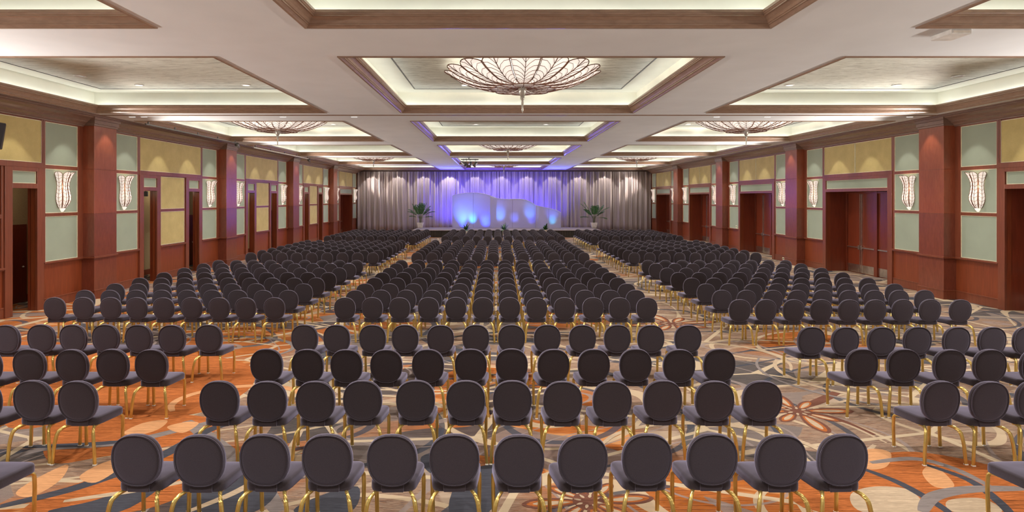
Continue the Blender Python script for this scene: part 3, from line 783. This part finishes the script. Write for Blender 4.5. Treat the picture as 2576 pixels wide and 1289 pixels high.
def palm(x,y,z,label,seed,spec,rot=0):
    random.seed(seed)
    r=empty('potted_palm',(x,y,z)); tag(r,label,'potted palm','potted palms at the stage ends')
    pot=MB(); w0,w1,h=.17,.245,.41
    pot.loft([[(-a,-a,zz),(a,-a,zz),(a,a,zz),(-a,a,zz)] for a,zz in ((w0,0),(w1,h),(w1-.025,h),(w1-.04,h-.06))],cap0=True)
    pot.build('pot',M['pot'],r,bevel=.008)
    MB().box(-w1+.05,w1-.05,-w1+.05,w1-.05,.28,.36).build('soil',M['soil'],r)
    st=MB()
    for k in range(7):
        a=k*.9; st.tube([(.05*math.cos(a),.05*math.sin(a),.33),(.09*math.cos(a),.09*math.sin(a),.8),(.13*math.cos(a),.13*math.sin(a),.95)],.014,n=5)
    st.build('stems',M['stem'],r)
    for (a,el,L,dr) in spec:
        mb=MB(); frond(mb,(.08*math.cos(a),.08*math.sin(a),.75),a,el,L,dr); mb.build('frond',M['leaf'],r)
dp=47.6
palm(wx(1057.5,dp),dp,.547,'potted palm with bushy fronds in white pot, left end of stage',3,[(PI*.0,.75,1.25,1.6),(.5,1.05,1.25,1.1),(1.3,1.2,1.3,.7),(2.2,1.15,1.25,.9),(2.8,.85,1.2,1.3),(3.5,.8,1.1,1.5),(4.2,1.1,1.2,1.0),(5.0,1.25,1.2,.8),(5.8,.95,1.1,1.3),(3.1,1.2,1.3,.9),(0.2,1.3,1.3,.6),(6.1,.35,.9,.9),(3.3,.45,.8,1.0),(1.6,1.4,1.25,.5)])
palm(wx(1494,dp),dp,.547,'potted palm with spreading open fronds in white pot, right end of stage',5,[(0,.85,1.45,1.2),(3.14,1.0,1.5,.9),(2.9,1.15,1.5,.8),(.3,1.05,1.3,.9),(6.2,.2,.95,1.0),(3.2,.3,1.0,.9),(1.5,1.2,1.1,.8),(4.7,1.2,1.1,.8),(2.4,.9,1.1,1.2),(5.6,.8,1.0,1.2),(3.7,.9,1.1,1.0),(.8,1.25,1.1,.6)])
def floor_plant(px,label,seed):
    random.seed(seed); y=43.3
    r=empty('floor_planter',(wx(px,y),y,0)); tag(r,label,'potted plant','small plants before the stage')
    MB().loft([[(-a,-a,zz),(a,-a,zz),(a,a,zz),(-a,a,zz)] for a,zz in ((.085,0),(.12,.62),(.10,.62),(.10,.56))],cap0=True).build('pot',M['pot'],r,bevel=.006)
    MB().box(-.095,.095,-.095,.095,.5,.58).build('soil',M['soil'],r)
    for k in range(26):
        mb=MB(); a=random.uniform(0,2*PI); el=random.uniform(.3,1.45); L=random.uniform(.42,.66); d=Vector((math.cos(a)*math.cos(el),math.sin(a)*math.cos(el),math.sin(el)))
        p=Vector((0,0,.56)); sd=Vector((-math.sin(a),math.cos(a),0)); Ls=[];Rs=[];N=7
        for i in range(N+1):
            w=.055*math.sin(PI*(.08+.92*i/N))**.8+.003; Ls.append(p+sd*w); Rs.append(p-sd*w); p=p+d*(L/N); d=(d+Vector((0,0,-.16))).normalized()
        mb.loft([Ls,Rs],closed=False); mb.build('leaf',M['leafd'],r)
floor_plant(1172.6,'small leafy plant before the stage, in front of the tall panel, leftmost of three',11)
floor_plant(1268.3,'small leafy plant on white planter before the stage, middle of three',12)
floor_plant(1371,'small leafy plant before the stage, below the low panel, rightmost of three',13)

# ------------------------------------------------------------------ overhead gear
bar=empty('stage_light_bar',(-1.58,35.2,0)); tag(bar,'dark lighting pipe with clustered spotlights hung below the ceiling left of centre','light bar')
MB().tube([(-.52,0,5.2),(.52,0,5.2)],.03,n=8).build('pipe',M['grey'],bar)
MB().tube([(-.05,0,5.2),(-.05,0,ZC)],.035,n=8).box(-.15,.05,-.1,.1,ZC-.03,ZC-.001).build('drop_pipe',M['grey'],bar)
for k,(x,z,ry,L) in enumerate(((-.36,4.97,.9,.34),(-.2,4.90,.7,.32),(.02,4.92,-.25,.34),(.33,4.93,-.6,.30))):
    h=MB().lathe([(.0,-L/2),(.07,-L/2),(.08,-L*.2),(.08,L*.3),(.11,L/2),(.09,L/2),(.0,L*.45)],12).build('spot_head',M['grey'],bar,True); h.location=(x,0,z); h.rotation_euler=(.5,PI-ry,0)
    MB().tube([(x,0,5.2),(x,0,z+.05)],.012,n=5).box(x-.03,x+.03,-.03,.03,5.16,5.24).build('clamp',M['grey'],bar)
for (y0,y1,x,lab,mt) in ((18.6,25.3,-10.95,'dark lighting pipe with a lamp at its end along the left ceiling edge','grey'),(27.2,35.3,-11.08,'long white lighting pipe along the left ceiling edge','white')):
    g=empty('ceiling_pipe',(x,y0,0)); tag(g,lab,'ceiling pipe')
    MB().tube([(0,0,5.24),(0,y1-y0,5.24)],.03,n=8).build('pipe',M[mt],g)
    for k in range(5):
        yy=(y1-y0)*(k+.1)/4.3; MB().box(-.02,.02,yy-.02,yy+.02,5.24,ZC-.001).build('bracket',M['grey'],g)
    h=MB().lathe([(.0,-.12),(.06,-.12),(.075,.1),(.09,.16),(.0,.15)],12).build('lamp_head',M['grey'],g,True); h.location=(.02,y1-y0-.1,5.12); h.rotation_euler=(1.2,.4,0)
g=MB().box(-.15,.15,-.2,.2,-.07,0).build('ceiling_box',M['white'],loc=(6.46,8.72,ZC-.0),bevel=.01)
g.location=(6.6,8.66,ZC); tag(g,'small white box mounted on the ceiling beside the near right coffer','ceiling box')
MB().box(-.12,.12,-.203,-.2,-.055,-.02).build('front_strip',M['pot'],g)
# wall loudspeaker, partly out of frame at the left
prof=[]
g=empty('wall_loudspeaker',(XL+.05,13.8,4.42)); tag(g,'black curved loudspeaker on the gold panel, cut by the left edge','loudspeaker')
rs=[]
for z in (-.34,-.2,0,.16,.26):
    w=.38+.14*((z+.34)/.6); rs.append([(0,-.3,z),(0,.3,z),(w*.7,.3,z),(w,.1,z),(w,-.1,z),(w*.7,-.3,z)])
MB().loft(rs,cap0=True,cap1=True).build('cabinet',M['black'],g,bevel=.02)
MB().box(-.05,0,-.08,.08,-.1,.1).build('bracket',M['grey'],g)

# ------------------------------------------------------------------ chairs
def sup(a,n): c=math.cos(a); return math.copysign(abs(c)**(2/n),c)
def ssup(a,n): c=math.sin(a); return math.copysign(abs(c)**(2/n),c)
def seat_mesh(mb,n=28,rings=((.92,.392),(.985,.398),(1.0,.412),(1.0,.452),(.99,.468),(.955,.479),(.85,.486),(.5,.491),(.2,.492))):
    R=[]
    for s_,z in rings:
        ring=[]
        for j in range(n):
            a=2*PI*j/n; u=sup(a,6.5); v=ssup(a,6.5)
            hw=.215+.024*v
            ring.append((u*hw*s_ if s_>.9 else u*(hw-(.232*(1-s_))) , .24+v*.218*s_ , z-.006*(1+v)*.5))
        R.append(ring)
    mb.loft(R,cap0=True,cap1=True)
def back_mesh(mb,n=36,rings=((.55,-.031),(.8,-.030),(.90,-.027),(.925,-.024),(.935,-.028),(.97,-.026),(1.0,-.014),(1.0,.012),(.965,.026),(.85,.032),(.5,.036))):
    R=[]
    for s_,t in rings:
        ring=[]
        for j in range(n):
            a=2*PI*j/n; v=ssup(a,2.4); u=sup(a,2.4)
            x=u*(.217-.012*max(0,-v)+.0*v)*s_; zl=v*.230*s_
            ring.append((x, -.014+ (.236-zl)*.09 + t + .0*x, .680+zl))
        R.append(ring[::-1])
    mb.loft(R,cap0=True,cap1=True)
def bracket_mesh(mb):
    R=[]
    for z,y,w in ((.392,.022,.088),(.399,.010,.094),(.43,.008,.096),(.46,.014,.095),(.50,.022,.09)):
        R.append([(-w,y,z),(w,y,z),(w,y+.05,z),(-w,y+.05,z)])
    mb.loft(R,cap0=True,cap1=True)
REAR=[(.12,.16,.388),(.15,.05,.388),(.174,-.005,.38),(.198,-.045,.345),(.214,-.062,.26),(.225,-.068,.17),(.236,-.075,.008)]
FRNT=[(.17,.30,.390),(.20,.385,.389),(.216,.418,.368),(.219,.425,.31),(.218,.428,.2),(.213,.425,.008)]
def leg_mesh(mb,path,sg,n=8,w=.0195,h=.0145,sub=3):
    P=catmull(path,sub) if sub>1 else path
    mb.tube([(p[0]*sg,p[1],p[2]) for p in P],w,h,n=n,up=(0,1,.35))
seat=MB(); seat_mesh(seat); back=MB(); back_mesh(back); brk_=MB(); bracket_mesh(brk_)
def make_chair(detail):
    r=empty('banquet_chair')
    so=seat.build('seat',M['fabric'],r,True) if detail else None
    return r
proto=empty('banquet_chair')
S_=seat.build('seat',M['fabric'],proto,True); B_=back.build('backrest',M['fabric'],proto,True)
pm=MB(); 
pts=[]
for j in range(36):
    a=2*PI*j/36; v0=ssup(a,2.4); u=sup(a,2.4)*(.211-.012*max(0,-v0)); v=v0*.224; pts.append((u,-.014+(.236-v)*.09-.029,.680+v))
pm.tube(pts+[pts[0]],.0045,n=4,caps=False,up=(0,1,0)); PP=pm.build('piping',M['fabric'],B_,True)
K_=brk_.build('back_bracket',M['fabric'],proto,bevel=.01)
for path,sg in ((REAR,-1),(REAR,1),(FRNT,-1),(FRNT,1)):
    mb=MB(); leg_mesh(mb,path,sg); l=mb.build('leg',M['goldleg'],proto,False)
    f=path[-1]; g_=MB().box(f[0]*sg-.018,f[0]*sg+.018,f[1]-.016,f[1]+.016,0.0,.014).build('glide',M['pot'],l,bevel=.003)
fb=MB(); fb.tube([(-.16,.10,.383),(.16,.10,.383)],.012,n=6); fb.tube([(-.19,.36,.384),(.19,.36,.384)],.012,n=6); fb.build('seat_frame',M['goldleg'],proto)
simple=proto.copy(); C.objects.link(simple)
SR={}
for ch in proto.children:
    if ch.name.startswith('seat_frame'): continue
    c=ch.copy(); C.objects.link(c); c.parent=simple
# row depths from the height of each row's backs in the view
def depth(y): return 2.03*1500/(y-498.0)
rows_near=[(1091,[-71],[345.7,505,667,824,987,1143,1305.7,1465,1627.6,1792.5,1962,2118],[2652]),
 (957.5,[-43,82,197.6],[553,673.9,795,912,1045,1171.6,1289,1415,1539,1667.6,1796,1916],[2363.5,2483,2607]),
 (878,[-35,73.9,184.3,284,383.7],[670,775,873,972.8,1077,1184.5,1287.5,1392,1493.7,1599,1707,1809.6],[2168,2273.8,2384.8,2487,2603]),
 (817,[20,103,184,265,350,434.6,524.9],[766.7,848,938,1019.4,1108.6,1197,1286.9,1376.6,1464.7,1552.4,1636,1729],[2039.8,2123.9,2215,2307,2403.8,2492.7,2583]),
 (748.5,[137.8,208.7,277.9,344.5,413,482,552,618.8,690.7],[867.8,936.6,1005.8,1077.8,1146.3,1215,1282,1350,1419.9,1491.5,1558,1626.7],[1860.7,1926.7,1996,2065.5,2135,2200,2271.6,2341,2414.8])]
ydy=[{},{},{},{},{}]
ROWS=[]   # (row number, block, X list, Y)
random.seed(21)
for i,(yt,a,b,c) in enumerate(rows_near):
    d=depth(yt)
    for blk,L in (('left',a),('centre',b),('right',c)):
        dd=depth(yt+(5 if (blk=='right' and i in(3,4)) else 0))
        ROWS.append((i,blk,[(x-1249)*dd/1500 for x in L],dd))
sec1=[730,713.5,699,685.5,674,663,654.5]
sec2=[635.5,629.3,623.8,618.8,614.4,610.4,607,603.9]
sec3d=[31.95+.93*k for k in range(8)]
def cols(a,b,n): return [a+(b-a)*k/(n-1) for k in range(n)]
for k,y in enumerate(sec1):
    for blk,(a,b,n) in (('left',(-9.05,-4.57,9)),('centre',(-3.1,3.07,12)),('right',(4.95,9.42,9))): ROWS.append((5+k,blk,cols(a,b,n),depth(y)))
for k,y in enumerate(sec2):
    for blk,(a,b,n) in (('left',(-9.1,-4.6,9)),('centre',(-2.95,3.25,12)),('right',(5.12,9.63,9))): ROWS.append((12+k,blk,cols(a,b,n),depth(y)))
for k,d in enumerate(sec3d):
    for blk,(a,b,n) in (('left',(-9.04,-4.5,9)),('centre',(-2.75,3.48,12)),('right',(5.25,9.82,9))): ROWS.append((20+k,blk,cols(a,b,n),d))
ordn=['first','second','third','fourth','fifth','sixth','seventh','eighth','ninth','tenth','eleventh','twelfth']
near=[]; far=[]
for (r,blk,L,d) in ROWS:
    for k,x in enumerate(L):
        jx=0 if r<5 else random.uniform(-.012,.012); jy=random.uniform(-.022,.022); rz=random.gauss(0,.022)
        near.append((d,r,blk,k,len(L),x+jx,d+jy,rz))
near.sort(key=lambda q:(q[1],abs(q[5]) if q[1]>10 else 0,q[5]))
indiv=near[:300]; far=near[300:]
first={True:True,False:True}
for (d,r,blk,k,n,x,y,rz) in indiv:
    full=r<4
    src=proto if full else simple
    if first[full]: o=src; first[full]=False
    else: o=copy_tree(src)
    o.location=(x,y,0); o.rotation_euler=(0,0,rz)
    rowt='nearest row' if r==0 else ordn[r]+' nearest row'
    if blk=='left': pos=('at the aisle end' if k==n-1 else ordn[n-1-k]+' from the aisle')
    elif blk=='right': pos=('at the aisle end' if k==0 else ordn[k]+' from the aisle')
    else: pos=('leftmost' if k==0 else 'rightmost' if k==n-1 else ordn[k]+' from left')
    tag(o,"black oval-backed gold-legged chair, %s in %s block's %s"%(pos,blk,rowt),'chair','gold-legged banquet chairs in %s block'%blk)
# chairs past the first 300: one object
lp=MB(); seat_mesh(lp,12,((.95,.393),(1.0,.412),(1.0,.455),(.94,.48),(.3,.491)))
nb=len(lp.f); back_mesh(lp,18,((.6,-.031),(.93,-.026),(1.0,-.01),(1.0,.012),(.9,.03),(.4,.035))); bracket_mesh(lp)
nfab=len(lp.f)
for path,sg in ((REAR,-1),(REAR,1),(FRNT,-1),(FRNT,1)): lp.mat(1); leg_mesh(lp,[path[i] for i in (0,2,4,6)] if len(path)>6 else [path[i] for i in (0,2,3,5)],sg,4,.018,.014,1)
allm=MB(); 
for (d,r,blk,k,n,x,y,rz) in far:
    c,s=math.cos(rz),math.sin(rz); o=len(allm.v)
    allm.v.extend([(x+v[0]*c-v[1]*s,y+v[0]*s+v[1]*c,v[2]) for v in lp.v])
    allm.f.extend([[o+i for i in f] for f in lp.f]); allm.m.extend(lp.m)
fo=allm.build('banquet_chair',[M['fabric'],M['goldleg']],None,True)
tag(fo,'hundreds of distant black gold-legged chairs in rows filling the hall up to the stage','chairs',kind='stuff')

# ------------------------------------------------------------------ coloured stage wash
def blue(x,y,z,tx,ty,tz,e,size,col): spot('stage_wash',(x,y,z),(tx,ty,tz),e,size,.8,col,.08)
for x in (-4.2,-2.6,-.9,.8,2.5,4.3):
    blue(x,48.9,.3,x*.95,51.2,3.9,750,105,(.07,.05,1))
for x in (-1.9,-1.6,-1.3): blue(x,35.1,4.9,x*2+3.5,51,2.6,900,38,(.30,.2,1))
blue(-3.6,49.3,3.2,-3.9,47,5.3,700,100,(.1,.13,1)); blue(4.9,49.3,3.0,5.1,47,5.3,700,100,(.1,.13,1)); blue(.6,49.3,3.4,.6,47.,5.3,160,120,(.1,.1,1))

# ------------------------------------------------------------------ world, camera
w=bpy.data.worlds.new('world'); bpy.context.scene.world=w; w.use_nodes=True
bg=w.node_tree.nodes['Background']; bg.inputs[0].default_value=(1,.93,.86,1); bg.inputs[1].default_value=.45
cam=bpy.data.cameras.new('camera'); co=bpy.data.objects.new('camera',cam); C.objects.link(co)
co.location=(0,0,H); co.rotation_euler=(PI/2,0,0)
cam.sensor_width=36; cam.lens=36*1500/2576; cam.shift_x=(1288-1249)/2576; cam.shift_y=-(644.5-498)/2576
cam.clip_start=.05; cam.clip_end=200
sc=bpy.context.scene; sc.camera=co
sc.view_settings.view_transform='Standard'; sc.view_settings.look='None'; sc.view_settings.gamma=1; sc.view_settings.exposure=0.12
sc.cycles.max_bounces=6; sc.cycles.diffuse_bounces=4; sc.cycles.glossy_bounces=3; sc.cycles.sample_clamp_indirect=4; sc.cycles.sample_clamp_direct=0
sc.cycles.use_denoising=True; sc.cycles.adaptive_threshold=.025
try: sc.cycles.use_light_tree=True
except Exception: pass
